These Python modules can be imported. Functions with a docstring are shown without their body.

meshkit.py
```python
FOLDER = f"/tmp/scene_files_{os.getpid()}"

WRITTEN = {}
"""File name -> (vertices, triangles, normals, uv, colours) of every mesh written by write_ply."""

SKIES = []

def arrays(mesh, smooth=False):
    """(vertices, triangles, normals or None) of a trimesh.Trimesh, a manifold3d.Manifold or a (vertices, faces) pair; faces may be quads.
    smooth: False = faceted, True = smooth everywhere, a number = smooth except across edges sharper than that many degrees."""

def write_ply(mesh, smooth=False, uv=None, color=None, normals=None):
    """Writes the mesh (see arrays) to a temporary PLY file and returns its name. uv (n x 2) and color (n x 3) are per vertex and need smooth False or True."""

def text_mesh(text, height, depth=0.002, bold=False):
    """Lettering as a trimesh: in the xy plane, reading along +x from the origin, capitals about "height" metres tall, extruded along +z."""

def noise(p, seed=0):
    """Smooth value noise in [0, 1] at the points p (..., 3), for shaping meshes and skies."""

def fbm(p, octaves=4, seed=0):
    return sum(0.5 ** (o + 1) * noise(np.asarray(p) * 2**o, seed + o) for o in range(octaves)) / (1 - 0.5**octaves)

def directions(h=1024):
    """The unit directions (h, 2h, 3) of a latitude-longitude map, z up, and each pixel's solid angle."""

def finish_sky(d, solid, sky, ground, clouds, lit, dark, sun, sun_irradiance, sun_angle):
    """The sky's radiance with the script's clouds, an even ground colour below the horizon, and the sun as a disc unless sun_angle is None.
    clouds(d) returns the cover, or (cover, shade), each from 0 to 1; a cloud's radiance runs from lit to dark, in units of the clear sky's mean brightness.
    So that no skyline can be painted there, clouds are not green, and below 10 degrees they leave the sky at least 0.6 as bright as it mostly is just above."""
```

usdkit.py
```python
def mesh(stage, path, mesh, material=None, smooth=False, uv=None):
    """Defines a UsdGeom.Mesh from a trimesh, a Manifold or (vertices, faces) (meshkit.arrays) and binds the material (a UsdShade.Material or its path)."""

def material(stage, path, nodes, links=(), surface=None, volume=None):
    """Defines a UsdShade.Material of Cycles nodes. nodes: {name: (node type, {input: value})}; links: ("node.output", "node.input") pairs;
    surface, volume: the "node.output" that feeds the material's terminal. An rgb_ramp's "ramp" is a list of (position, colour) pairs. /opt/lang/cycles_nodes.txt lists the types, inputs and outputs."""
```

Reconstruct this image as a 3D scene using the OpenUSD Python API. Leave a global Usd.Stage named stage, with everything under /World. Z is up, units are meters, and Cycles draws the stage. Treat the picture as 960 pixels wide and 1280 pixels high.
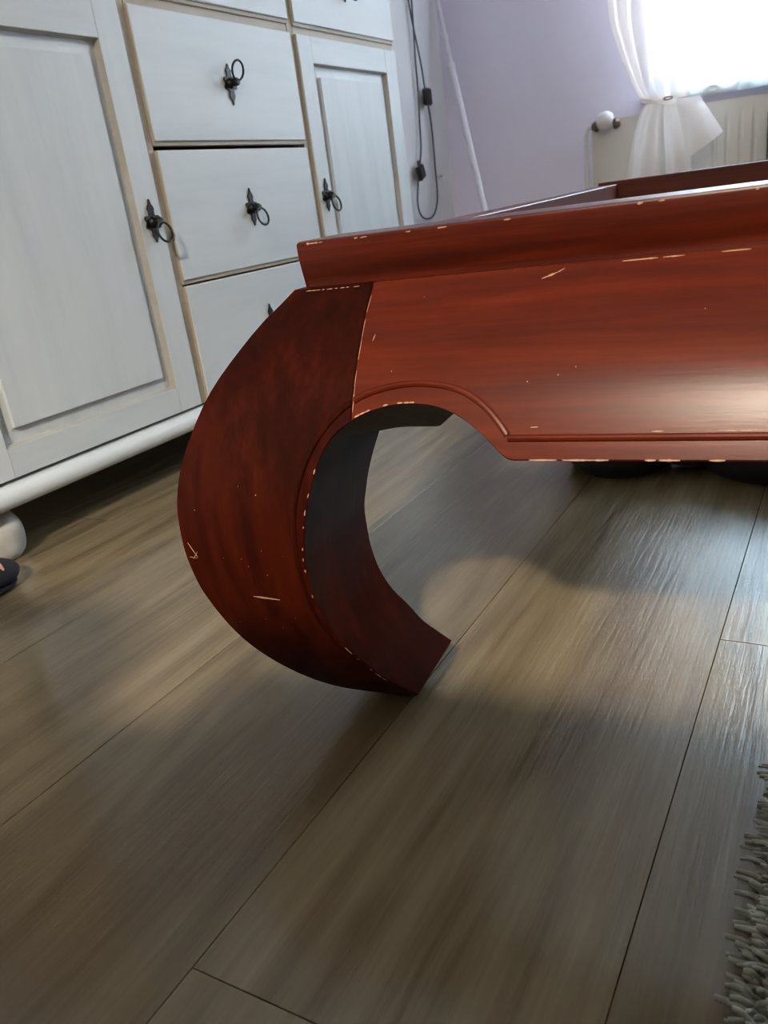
import math, random
import numpy as np, trimesh, usdkit, meshkit
import manifold3d as m3
from shapely.geometry import Polygon, box as sbox
from pxr import Usd, UsdGeom, UsdLux, UsdShade, Gf, Sdf, Vt

stage = Usd.Stage.CreateInMemory()
UsdGeom.SetStageUpAxis(stage, 'Z'); UsdGeom.SetStageMetersPerUnit(stage, 1.0)
world = UsdGeom.Xform.Define(stage, '/World'); stage.SetDefaultPrim(world.GetPrim())
rnd = random.Random(7); rng = np.random.default_rng(7)

# ------------------------------------------------------------------ camera, light, exposure
H = 0.4388004
F_PX = 1010.69
B = np.array([[0.8684619988764274, 0.478632895043695, -0.1291677525145171],
              [-0.06608586628288239, 0.3699921629363773, 0.9266814218723185],
              [-0.49133126786843245, 0.7962514371401489, -0.3529550028927856]])
cam = UsdGeom.Camera.Define(stage, '/World/camera')
r_, u_, f_ = B
cam.AddTransformOp().Set(Gf.Matrix4d(*r_, 0, *u_, 0, *(-f_), 0, 0, 0, H, 1))
cam.CreateHorizontalApertureAttr(36.0); cam.CreateVerticalApertureAttr(48.0)
cam.CreateFocalLengthAttr(36.0 * F_PX / 960.0)
cam.CreateFStopAttr(18.0); cam.CreateFocusDistanceAttr(0.74)
cam.CreateClippingRangeAttr(Gf.Vec2f(0.02, 100.0))
EXPOSURE = 1.0
cam.CreateExposureAttr(EXPOSURE)

SKY = 5.7                       # bright overcast daylight outside the window
LAMP = 3550.0*(.055/.095)**2                     # warm bulb out of view behind the photographer, lights floor and table
LAMP_POS = (0.40, -1.86, 2.2)
dome = UsdLux.DomeLight.Define(stage, '/World/sky')
dome.CreateIntensityAttr(1.0)
sky = usdkit.material(stage, '/World/Looks/sky', {
    'tc': ('texture_coordinate', {}), 'n': ('noise_texture', {'scale': 2.5, 'detail': 4.0}),
    'r': ('rgb_ramp', {'ramp': [(0.35, (0.74, 0.86, 1.0)), (0.65, (0.93, 0.96, 1.0))]}),
    'bg': ('background_shader', {'strength': SKY})},
    [('tc.generated', 'n.vector'), ('n.fac', 'r.fac'), ('r.color', 'bg.color')], surface='bg.background')
UsdShade.MaterialBindingAPI.Apply(dome.GetPrim()).Bind(sky)
dome.CreateColorAttr(Gf.Vec3f(0.84 , 0.92, 1.0)); 

lamp = UsdLux.SphereLight.Define(stage, '/World/ceiling_bulb')  # bulb out of view, placed to light the floor and table front
lamp.CreateRadiusAttr(0.095); lamp.CreateIntensityAttr(LAMP); lamp.CreateColorAttr(Gf.Vec3f(1.0, 0.88, 0.70))
lamp.AddTranslateOp().Set(LAMP_POS)

# ------------------------------------------------------------------ helpers
_names = {}
def numbered(path):
    n = _names.get(path, 0); _names[path] = n + 1
    return path if n == 0 else '%s_%03d' % (path, n)
def parent_path(p): return '/World' if p is None else (p if isinstance(p, str) else str(p.GetPath()))
def tag(p, label=None, cat=None, group=None, kind=None):
    p = p.GetPrim() if hasattr(p, 'GetPrim') else p
    for k, v in (('label', label), ('category', cat), ('group', group), ('kind', kind)):
        if v: p.SetCustomDataByKey(k, v)
    return p
def thing(name, label=None, cat=None, loc=(0, 0, 0), rotz=0, group=None, kind=None, parent=None):
    x = UsdGeom.Xform.Define(stage, numbered(parent_path(parent) + '/' + name))
    x.AddTranslateOp().Set(Gf.Vec3d(*loc))
    if rotz: x.AddRotateZOp().Set(rotz)
    return tag(x, label, cat, group, kind)
def obj(name, mesh, mat, parent=None, smooth=30, kind=None, label=None):
    if isinstance(mesh, m3.Manifold):
        a = mesh.to_mesh(); mesh = trimesh.Trimesh(np.array(a.vert_properties)[:, :3], np.array(a.tri_verts))
    p = usdkit.mesh(stage, numbered(parent_path(parent) + '/' + name), mesh, mat, smooth=smooth)
    return tag(p, label=label, kind=kind)
def cat(ms): return trimesh.util.concatenate(ms)
def bx(lo, hi, c=0.0):
    """box from corner to corner, edges chamfered by c"""
    lo, hi = np.minimum(lo, hi).astype(float), np.maximum(lo, hi).astype(float)
    if c <= 0:
        b = trimesh.creation.box(hi - lo); b.apply_translation((lo + hi) / 2); return b
    pts = []
    for sx in (0, 1):
        for sy in (0, 1):
            for sz in (0, 1):
                p = np.where([sx, sy, sz], hi, lo); s = np.where([sx, sy, sz], -c, c)
                for k in range(3):
                    q = p + s; q[k] = p[k]; pts.append(q)
    return trimesh.convex.convex_hull(np.array(pts))
def tube(path, rad, sides=10, caps=True):
    p = np.asarray(path, float); n = len(p)
    rad = np.broadcast_to(np.asarray(rad, float), (n,))
    t = np.gradient(p, axis=0); t /= np.linalg.norm(t, axis=1, keepdims=True)
    ref = np.array([0, 0, 1.0]) if abs(t[0, 2]) < 0.9 else np.array([1.0, 0, 0])
    a = np.zeros_like(p); v = ref
    for i in range(n):
        v = v - t[i] * np.dot(v, t[i]); v /= np.linalg.norm(v); a[i] = v
    b = np.cross(t, a); ang = np.arange(sides) * 2 * np.pi / sides
    V = (p[:, None] + rad[:, None, None] * (np.cos(ang)[None, :, None] * a[:, None] + np.sin(ang)[None, :, None] * b[:, None])).reshape(-1, 3)
    F = []
    for i in range(n - 1):
        for j in range(sides):
            k = (j + 1) % sides
            F += [[i*sides+j, i*sides+k, (i+1)*sides+k], [i*sides+j, (i+1)*sides+k, (i+1)*sides+j]]
    if caps:
        V = np.vstack([V, p[:1], p[-1:]])
        for j in range(sides):
            k = (j + 1) % sides
            F += [[n*sides, k, j], [n*sides+1, (n-1)*sides+j, (n-1)*sides+k]]
    return trimesh.Trimesh(V, np.array(F), process=False)
def lathe(profile, n=32):
    return trimesh.creation.revolve(np.array(profile, float), sections=n)
def grid_solid(front, back):
    """closed solid between two (n,m,3) vertex grids"""
    n, m = front.shape[:2]
    V = np.vstack([front.reshape(-1, 3), back.reshape(-1, 3)]); o = n * m; F = []
    for i in range(n - 1):
        for j in range(m - 1):
            a, b, c, d = i*m+j, i*m+j+1, (i+1)*m+j+1, (i+1)*m+j
            F += [[a, b, c], [a, c, d], [o+a, o+c, o+b], [o+a, o+d, o+c]]
    edge = [(0, j) for j in range(m)] + [(i, m-1) for i in range(1, n)] + [(n-1, j) for j in range(m-2, -1, -1)] + [(i, 0) for i in range(n-2, 0, -1)]
    idx = [i*m+j for i, j in edge]
    for q in range(len(idx)):
        a, b = idx[q], idx[(q+1) % len(idx)]
        F += [[a, o+a, o+b], [a, o+b, b]]
    t = trimesh.Trimesh(V, np.array(F), process=False); t.fix_normals(); return t
def rot(m, ang, axis, at=(0, 0, 0)):
    m.apply_transform(trimesh.transformations.rotation_matrix(ang, axis, at)); return m

# ------------------------------------------------------------------ materials
L = '/World/Looks/'
def simple(name, col, rough=0.5, noise=0.0, nscale=8.0, bump=0.0, bscale=200.0, **kw):
    nodes = {'p': ('principled_bsdf', {'base_color': col, 'roughness': rough, **kw})}; links = []
    if noise:
        nodes['tc'] = ('texture_coordinate', {}); nodes['n'] = ('noise_texture', {'scale': nscale, 'detail': 4.0})
        lo = tuple(max(0, c * (1 - noise)) for c in col); hi = tuple(min(1, c * (1 + noise)) for c in col)
        nodes['r'] = ('rgb_ramp', {'ramp': [(0.3, lo), (0.7, hi)]})
        links += [('tc.object', 'n.vector'), ('n.fac', 'r.fac'), ('r.color', 'p.base_color')]
    if bump:
        nodes['tc2'] = ('texture_coordinate', {}); nodes['n2'] = ('noise_texture', {'scale': bscale, 'detail': 3.0})
        nodes['b'] = ('bump', {'strength': bump, 'distance': 0.002})
        links += [('tc2.object', 'n2.vector'), ('n2.fac', 'b.height'), ('b.normal', 'p.normal')]
    return usdkit.material(stage, L + name, nodes, links, surface='p.BSDF')

def wood(name, dark, mid, light, stretch, rough, coat=0.0, knots=0.0, bump=0.05, spec=0.5, rand=0.0):
    """streaky wood; stretch = mapping scale (small along the grain)"""
    nodes = {
        'tc': ('texture_coordinate', {}), 'oi': ('object_info', {}),
        'mul': ('math', {'math_type': 'multiply', 'value2': 37.0}), 'cx': ('combine_xyz', {}),
        'mp': ('mapping', {'scale': stretch}),
        'n1': ('noise_texture', {'scale': 1.0, 'detail': 5.0, 'roughness': 0.6, 'distortion': 0.6}),
        'mp2': ('mapping', {'scale': tuple(s * 5.0 for s in stretch)}),
        'n2': ('noise_texture', {'scale': 1.0, 'detail': 3.0, 'roughness': 0.65}),
        'mx': ('mix_float', {'fac': 0.35}),
        'r': ('rgb_ramp', {'ramp': [(0.30, dark), (0.5, mid), (0.68, light)]}),
        'b': ('bump', {'strength': bump, 'distance': 0.001}),
        'p': ('principled_bsdf', {'roughness': rough, 'coat_weight': coat, 'coat_roughness': 0.22, 'specular_ior_level': spec})}
    links = [('oi.random', 'mul.value1'), ('mul.value', 'cx.x'), ('mul.value', 'cx.y'), ('mul.value', 'cx.z'),
             ('tc.object', 'mp.vector'), ('cx.vector', 'mp.location'), ('tc.object', 'mp2.vector'), ('cx.vector', 'mp2.location'),
             ('mp.vector', 'n1.vector'), ('mp2.vector', 'n2.vector'), ('n1.fac', 'mx.a'), ('n2.fac', 'mx.b'),
             ('mx.result', 'r.fac'), ('n2.fac', 'b.height'), ('b.normal', 'p.normal')]
    if rand:
        nodes['hs'] = ('hsv', {}); nodes['mr'] = ('map_range', {'to_min': 1 - rand, 'to_max': 1 + rand})
        links += [('oi.random', 'mr.value'), ('mr.result', 'hs.value'), ('r.color', 'hs.color'), ('hs.color', 'p.base_color')]
    else:
        links += [('r.color', 'p.base_color')]
    return usdkit.material(stage, L + name, nodes, links, surface='p.BSDF')

M = {}
# mahogany-stained table wood: grain along u, along v, along z
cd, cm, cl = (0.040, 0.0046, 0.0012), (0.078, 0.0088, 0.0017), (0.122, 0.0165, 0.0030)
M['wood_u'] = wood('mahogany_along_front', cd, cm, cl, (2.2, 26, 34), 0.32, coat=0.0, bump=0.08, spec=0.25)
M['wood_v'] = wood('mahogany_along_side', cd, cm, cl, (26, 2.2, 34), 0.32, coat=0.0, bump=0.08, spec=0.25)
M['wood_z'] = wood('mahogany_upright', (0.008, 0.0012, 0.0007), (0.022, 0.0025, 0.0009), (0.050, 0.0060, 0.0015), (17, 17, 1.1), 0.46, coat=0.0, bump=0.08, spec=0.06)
M['rim_u'] = wood('mahogany_rim_shaded', (0.024, 0.0028, 0.0012), (0.058, 0.0064, 0.0020), (0.108, 0.0135, 0.0036), (2.0, 26, 42), 0.34, coat=0.0, bump=0.08, spec=0.28)  # rim wood darkened all over, stands in for shade on its lower half
M['rim_v'] = wood('mahogany_rim_side', (0.030, 0.0036, 0.0015), (0.075, 0.0085, 0.0026), (0.125, 0.016, 0.0042), (26, 2.0, 42), 0.34, coat=0.0, bump=0.08, spec=0.36)
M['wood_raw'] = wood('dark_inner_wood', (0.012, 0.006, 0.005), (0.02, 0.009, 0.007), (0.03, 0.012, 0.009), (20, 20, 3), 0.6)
M['chip'] = simple('bare_wood_chip', (0.37, 0.215, 0.135), 0.6, noise=0.25, nscale=300)
# whitewashed cabinet
M['white_z'] = wood('whitewash_upright', (0.52, 0.565, 0.60), (0.59, 0.635, 0.665), (0.63, 0.67, 0.695), (9, 9, 0.9), 0.45, bump=0.10)
M['white_y'] = wood('whitewash_sideways', (0.52, 0.565, 0.60), (0.59, 0.635, 0.665), (0.63, 0.67, 0.695), (9, 0.9, 9), 0.45, bump=0.10)
M['tan'] = wood('tan_edge_wood', (0.36, 0.305, 0.235), (0.44, 0.38, 0.30), (0.50, 0.44, 0.36), (12, 3, 12), 0.55)
M['pale_edge'] = wood('pale_moulding', (0.36, 0.345, 0.31), (0.43, 0.415, 0.38), (0.48, 0.465, 0.43), (9, 9, 9), 0.5)
M['shaded_foot_paint'] = simple('shaded_white_paint', (0.44, 0.44, 0.43), 0.5, noise=0.22, nscale=22)  # white foot paint darkened to stand in for shade under the cabinet
M['iron'] = simple('black_iron', (0.018, 0.018, 0.019), 0.42, noise=0.3, nscale=300, bump=0.2, bscale=500, metallic=0.6)
M['wall_grey'] = simple('painted_wall_warm', (0.76, 0.75, 0.77), 0.7, noise=0.03, nscale=2, bump=0.05, bscale=120)
M['wall_lav'] = simple('painted_wall_lavender', (0.83, 0.80, 0.985), 0.7, noise=0.03, nscale=2, bump=0.05, bscale=120)
M['wall_dark'] = simple('unseen_wall_dark', (0.30, 0.28, 0.27), 0.8, noise=0.05, nscale=2)  # unseen walls, tone kept dark to hold down bounced light
M['ceil'] = simple('painted_ceiling', (0.78, 0.78, 0.78), 0.8, noise=0.02)
M['trim'] = simple('white_gloss_paint', (0.72, 0.72, 0.72), 0.35, noise=0.03)
M['radiator'] = simple('radiator_enamel', (0.70, 0.68, 0.65), 0.4, noise=0.03)
M['plastic'] = simple('white_plastic', (0.72, 0.70, 0.74), 0.35, noise=0.03)
M['collar'] = simple('dull_brass_collar', (0.16, 0.12, 0.09), 0.4, noise=0.3, nscale=60, metallic=0.7)
M['pole'] = simple('pale_glossy_plastic', (0.74, 0.72, 0.82), 0.18, noise=0.03)
M['cable'] = simple('dark_grey_rubber', (0.05, 0.05, 0.06), 0.5, noise=0.1)
M['black'] = simple('black_plastic', (0.012, 0.012, 0.014), 0.4, noise=0.2)
M['blackcloth'] = simple('black_cloth', (0.008, 0.008, 0.010), 0.9, noise=0.3, nscale=60, bump=0.4, bscale=300)
M['navy'] = simple('navy_felt', (0.004, 0.0045, 0.010), 0.9, noise=0.3, nscale=80, bump=0.4, bscale=400)
M['pink'] = simple('pink_lining', (0.55, 0.28, 0.20), 0.8, noise=0.15, nscale=80)
M['sofa'] = simple('brown_upholstery', (0.10, 0.07, 0.05), 0.9, noise=0.2, nscale=40, bump=0.4, bscale=300)
M['darkgreen'] = simple('dark_green_plastic', (0.015, 0.03, 0.022), 0.5, noise=0.2)
M['dark_gap'] = simple('dark_joint', (0.05, 0.035, 0.025), 0.9, noise=0.1)  # dark subfloor showing in the plank joints
M['glass'] = usdkit.material(stage, L + 'window_glass', {
    't': ('transparent_bsdf', {'color': (0.96, 0.98, 0.98)}), 'g': ('glossy_bsdf', {'roughness': 0.02, 'color': (1, 1, 1)}),
    'f': ('fresnel', {'IOR': 1.45}), 'geo': ('geometry', {}), 'inv': ('math', {'math_type': 'subtract', 'value1': 1.0}), 'mu': ('math', {'math_type': 'multiply'}), 'm': ('mix_closure', {})},
    [('geo.backfacing', 'inv.value2'), ('inv.value', 'mu.value1'), ('f.fac', 'mu.value2'), ('mu.value', 'm.fac'), ('t.BSDF', 'm.closure1'), ('g.BSDF', 'm.closure2')], surface='m.closure')
def sheer(name, col, trans, see):
    return usdkit.material(stage, L + name, {
        'tc': ('texture_coordinate', {}), 'n': ('noise_texture', {'scale': 240.0, 'detail': 2.0}), 'b': ('bump', {'strength': 0.12, 'distance': 0.001}),
        'd': ('diffuse_bsdf', {'color': col}), 't': ('translucent_bsdf', {'color': col}), 'x': ('transparent_bsdf', {'color': (1, 1, 1)}),
        'm1': ('mix_closure', {'fac': trans}), 'm2': ('mix_closure', {'fac': see})},
        [('tc.object', 'n.vector'), ('n.fac', 'b.height'), ('b.normal', 'd.normal'), ('d.BSDF', 'm1.closure1'), ('t.BSDF', 'm1.closure2'), ('m1.closure', 'm2.closure1'), ('x.BSDF', 'm2.closure2')], surface='m2.closure')
M['sheer'] = sheer('ivory_sheer', (0.92, 0.82, 0.75), 0.45, 0.60)
M['sheer_tail'] = sheer('ivory_sheer_folded', (0.95, 0.92, 0.91), 0.45, 0.02)
M['sheer_clear'] = sheer('thin_white_sheer', (0.84, 0.91, 0.95), 0.45, 0.74)
M['sheer_blue'] = sheer('white_sheer', (0.82, 0.91, 0.95), 0.45, 0.55)

# laminate floor: every plank its own mesh, grain along y
M['floor'] = usdkit.material(stage, L + 'oak_laminate', {
    'tc': ('texture_coordinate', {}), 'oi': ('object_info', {}),
    'mul': ('math', {'math_type': 'multiply', 'value2': 53.0}), 'cx': ('combine_xyz', {}),
    'mp': ('mapping', {'scale': (22, 1.6, 1)}), 'n1': ('noise_texture', {'scale': 1.0, 'detail': 6.0, 'roughness': 0.62, 'distortion': 0.9}),
    'mp2': ('mapping', {'scale': (210, 9, 1)}), 'n2': ('noise_texture', {'scale': 1.0, 'detail': 3.0, 'roughness': 0.6}),
    'mp3': ('mapping', {'scale': (7.0, 1.15, 1)}), 'n3': ('noise_texture', {'scale': 1.0, 'detail': 1.0, 'distortion': 0.3}),
    'k': ('math', {'math_type': 'multiply', 'value2': 42.0}), 'sn': ('math', {'math_type': 'sine'}),
    'sr': ('map_range', {'from_min': -1.0, 'from_max': 1.0, 'to_min': 0.0, 'to_max': 1.0}),
    'm1': ('mix_float', {'fac': 0.27}), 'm2': ('mix_float', {'fac': 0.13}),
    'r': ('rgb_ramp', {'ramp': [(0.28, (0.090, 0.064, 0.036)), (0.48, (0.158, 0.120, 0.069)), (0.72, (0.226, 0.178, 0.109))]}),
    'hs': ('hsv', {}), 'mr': ('map_range', {'to_min': 0.93, 'to_max': 1.08}),
    'rr': ('map_range', {'to_min': 0.09, 'to_max': 0.22}),
    'b': ('bump', {'strength': 0.40, 'distance': 0.0012}),
    'p': ('principled_bsdf', {'specular_ior_level': 0.62})},
    [('oi.random', 'mul.value1'), ('mul.value', 'cx.x'), ('mul.value', 'cx.y'),
     ('tc.object', 'mp.vector'), ('cx.vector', 'mp.location'), ('mp.vector', 'n1.vector'),
     ('tc.object', 'mp2.vector'), ('cx.vector', 'mp2.location'), ('mp2.vector', 'n2.vector'),
     ('tc.object', 'mp3.vector'), ('cx.vector', 'mp3.location'), ('mp3.vector', 'n3.vector'),
     ('n3.fac', 'k.value1'), ('k.value', 'sn.value1'), ('sn.value', 'sr.value'),
     ('n1.fac', 'm1.a'), ('n2.fac', 'm1.b'), ('m1.result', 'm2.a'), ('sr.result', 'm2.b'), ('m2.result', 'r.fac'),
     ('r.color', 'hs.color'), ('oi.random', 'mr.value'), ('mr.result', 'hs.value'), ('hs.color', 'p.base_color'),
     ('n2.fac', 'rr.value'), ('rr.result', 'p.roughness'), ('n2.fac', 'b.height'), ('b.normal', 'p.normal')], surface='p.BSDF')
M['pile'] = simple('grey_wool', (0.27, 0.285, 0.25), 0.95, noise=0.35, nscale=90)

# ------------------------------------------------------------------ room
XL, XR, YF, YB, ZC = -1.5, 3.0, -3.6, 3.327, 2.45
WT = 0.12
floor = thing('floor', 'grey-brown oak laminate floor', None, kind='structure')
obj('subfloor', bx((XL - WT, YF - WT, -0.06), (XR + WT, YB + WT, -0.0085)), M['dark_gap'], floor)
pw, pl, gap = 0.2475, 1.285, 0.00035
col0 = int(math.floor((XL + 0.0955) / pw)) - 0
k = 0; x = -0.0955 + col0 * pw
starts = {-1: 0.2465, 0: 0.744}
ci = col0
while x < XR:
    s = starts.get(ci, rnd.uniform(-0.6, 0.6))
    y = s - pl * math.ceil((s - YF) / pl)
    while y < YB:
        y0, y1, x0, x1 = max(y, YF), min(y + pl, YB), max(x, XL), min(x + pw, XR)
        if y1 - y0 > 0.02 and x1 - x0 > 0.02:
            obj('plank', bx((x0 + gap, y0 + gap, -0.008), (x1 - gap, y1 - gap, 0.0), 0.0003), M['floor'], floor, smooth=False)
        y += pl
    x += pw; ci += 1
tag(obj('wall_left', bx((XL - WT, YF - WT, -0.06), (XL, YB + WT, ZC)), M['wall_grey']), 'warm white wall behind the cabinet', kind='structure')
tag(obj('wall_right', bx((XR, YF - WT, -0.06), (XR + WT, YB + WT, ZC)), M['wall_dark']), 'plain unseen wall on the right, kept dark to limit bounced light', kind='structure')
tag(obj('wall_front', bx((XL, YF - WT, -0.06), (XR, YF, ZC)), M['wall_dark']), 'plain unseen wall behind the camera, kept dark to limit bounced light', kind='structure')
tag(obj('ceiling', bx((XL - WT, YF - WT, ZC), (XR + WT, YB + WT, ZC + 0.1)), M['ceil']), 'white ceiling', kind='structure')
wx0, wx1, wz0, wz1 = -0.70, 0.80, 0.675, 2.18  # right part lies out of view, sized to daylight the cabinet
wb = cat([bx((XL, YB, -0.06), (wx0, YB + WT + .1, ZC)), bx((wx1, YB, -0.06), (XR, YB + WT + .1, ZC)),
          bx((wx0, YB, -0.06), (wx1, YB + WT + .1, wz0)), bx((wx0, YB, wz1), (wx1, YB + WT + .1, ZC))])
tag(obj('wall_back', wb, M['wall_lav']), 'lavender tinted wall with the window', kind='structure')
bb = [(0, 0), (0.014, 0), (0.014, 0.05), (0.009, 0.062), (0, 0.065)]
def board(profile, length):
    return trimesh.creation.extrude_polygon(Polygon(profile), length)
m = board(bb, YB - YF - 0.002); m.apply_transform(np.array([[1, 0, 0, XL], [0, 0, -1, YB - .001], [0, 1, 0, 0], [0, 0, 0, 1]], float)); m.fix_normals()
tag(obj('baseboard_left', m, M['trim']), 'white skirting board along the left wall', kind='structure')
m = board(bb, XR - XL - 0.03); m.apply_transform(np.array([[0, 0, 1, XL + .015], [-1, 0, 0, YB], [0, 1, 0, 0], [0, 0, 0, 1]], float)); m.fix_normals()
tag(obj('baseboard_back', m, M['trim']), 'white skirting board along the back wall', kind='structure')
win = thing('window_1', 'bright overexposed window with white frame', None, kind='structure')
yw = YB + 0.09
fr = [bx((wx0, yw, wz0), (wx1, yw + .06, wz0 + .06), .003), bx((wx0, yw, wz1 - .06), (wx1, yw + .06, wz1), .003),
      bx((wx0, yw, wz0), (wx0 + .06, yw + .06, wz1), .003), bx((wx1 - .06, yw, wz0), (wx1, yw + .06, wz1), .003),
      bx((wx0 + .06, yw + .01, 1.45), (wx1 - .06, yw + .05, 1.49), .003)]
obj('window_frame', cat(fr), M['trim'], win)
for a, b in ((wz0 + .06, 1.45), (1.49, wz1 - .06)):
    obj('pane', bx((wx0 + .056, yw + .028, a - .004), (wx1 - .056, yw + .032, b + .004)), M['glass'], win)
obj('window_sill', bx((wx0 - .02, YB - .05, wz0 - .026), (wx1 + .02, yw, wz0), .004), M['trim'], win)

# ------------------------------------------------------------------ coffee table (own axes: u along the near end, v away, z up)
TO = (-0.38212258, 0.5453344, 0.0); TA = 5.6984983838
W, LV = 0.80, 1.46
table = thing('coffee_table', 'glossy reddish-brown wooden coffee table with inward curling feet, standing on the laminate floor', 'table', TO, TA)
Gp = np.array([[0.0185, 0.0], [-0.0054, 0.0125], [-0.0263, 0.0303], [-0.0456, 0.0531], [-0.0634, 0.0804], [-0.0755, 0.1049], [-0.0861, 0.1358],
               [-0.0935, 0.1672], [-0.0964, 0.2014], [-0.0953, 0.2294], [-0.0900, 0.2570], [-0.0785, 0.2881], [-0.0628, 0.3193], [-0.0417, 0.3473], [-0.0201, 0.3714], [-0.0020, 0.3852]])
from scipy.interpolate import CubicSpline, PchipInterpolator
from scipy.ndimage import gaussian_filter1d
_zz = np.linspace(0, 0.3852, 400)
_gg = gaussian_filter1d(PchipInterpolator(Gp[:, 1], Gp[:, 0])(_zz), 6, mode='nearest')
_gg[:4] = PchipInterpolator(Gp[:, 1], Gp[:, 0])(_zz[:4])
def g(z): return np.interp(z, _zz, _gg)
Hp = np.array([[0.034, 0.0655], [0.0505, 0.0550], [0.0647, 0.0465], [0.0849, 0.0380], [0.1094, 0.0270], [0.1357, 0.0200], [0.1643, 0.0170], [0.1877, 0.0168],
               [0.2138, 0.0208], [0.2330, 0.0255], [0.2569, 0.0335], [0.2736, 0.0398], [0.2897, 0.0530], [0.2965, 0.0637]])
_hf = PchipInterpolator(Hp[:, 0], Hp[:, 1])
def h(z):
    z = np.asarray(z, float)
    lo = np.interp(z, [0.0, 0.003, 0.012, 0.020, 0.030, 0.034], [0.033, 0.0385, 0.0470, 0.0540, 0.0635, 0.0655])
    return np.where(z < 0.034, lo, np.where(z > 0.2965, 0.0637, _hf(np.clip(z, 0.034, 0.2965))))
JU = 0.0637
zt = 0.3850
def leg_mesh(c=0.0012):
    zs = np.unique(np.r_[0.0, 0.003, 0.0075, np.linspace(0.012, 0.034, 6), np.linspace(0.04, 0.2965, 44), np.linspace(0.30, zt, 10)])
    V = []
    for z in zs:
        a, b = float(g(z)), float(h(z)) - (0.0004 if z > 0.2965 else 0)
        V.append([(a + c*.5, a), (b - c, a), (b, a + c), (b, b - c), (b - c, b), (a + c, b), (a, b - c), (a, a + c*.5)])
    V = np.array(V); n, m_ = V.shape[:2]
    P = np.concatenate([V, np.repeat(zs[:, None, None], m_, 1)], 2).reshape(-1, 3); F = []
    for i in range(n - 1):
        for j in range(m_):
            k2 = (j + 1) % m_
            F += [[i*m_+j, i*m_+k2, (i+1)*m_+k2], [i*m_+j, (i+1)*m_+k2, (i+1)*m_+j]]
    for j in range(1, m_ - 1):
        F += [[0, j+1, j], [(n-1)*m_, (n-1)*m_+j, (n-1)*m_+j+1]]
    return trimesh.Trimesh(P, np.array(F), process=False)
def mapped(mesh, fu, fv, swap=False):
    """place a corner-based mesh at another corner: mirror u, mirror v, swap u and v"""
    m = mesh.copy(); v = np.array(m.vertices)
    flip = (fu + fv + swap) % 2
    if swap: v[:, [0, 1]] = v[:, [1, 0]]
    if fu: v[:, 0] = W - v[:, 0]
    if fv: v[:, 1] = LV - v[:, 1]
    f = np.array(m.faces)
    return trimesh.Trimesh(v, f[:, ::-1] if flip else f, process=False)
# apron bottom edge as a function of the distance from the joint, in (s, z), s from the corner
ARCH = np.array([[0.0637, 0.2965], [0.0740, 0.3008], [0.0830, 0.3035], [0.0925, 0.3054], [0.1014, 0.3062], [0.1105, 0.3063], [0.1195, 0.3056], [0.1285, 0.3040], [0.1374, 0.3012],
                 [0.1491, 0.2955], [0.1600, 0.2880], [0.1711, 0.2780], [0.1765, 0.2732], [0.1800, 0.2712], [0.1850, 0.2702]])
def bottom_edge(length):
    a = ARCH; x = np.linspace(a[0, 0], a[-1, 0], 44); zz = PchipInterpolator(a[:, 0], a[:, 1])(x)
    mid = np.linspace(a[-1, 0], length - a[-1, 0], 12)[1:-1]
    xs = np.r_[x, mid, (length - x)[::-1]]; zs = np.r_[zz, np.full(len(mid), a[-1, 1]), zz[::-1]]
    return xs, zs
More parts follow.
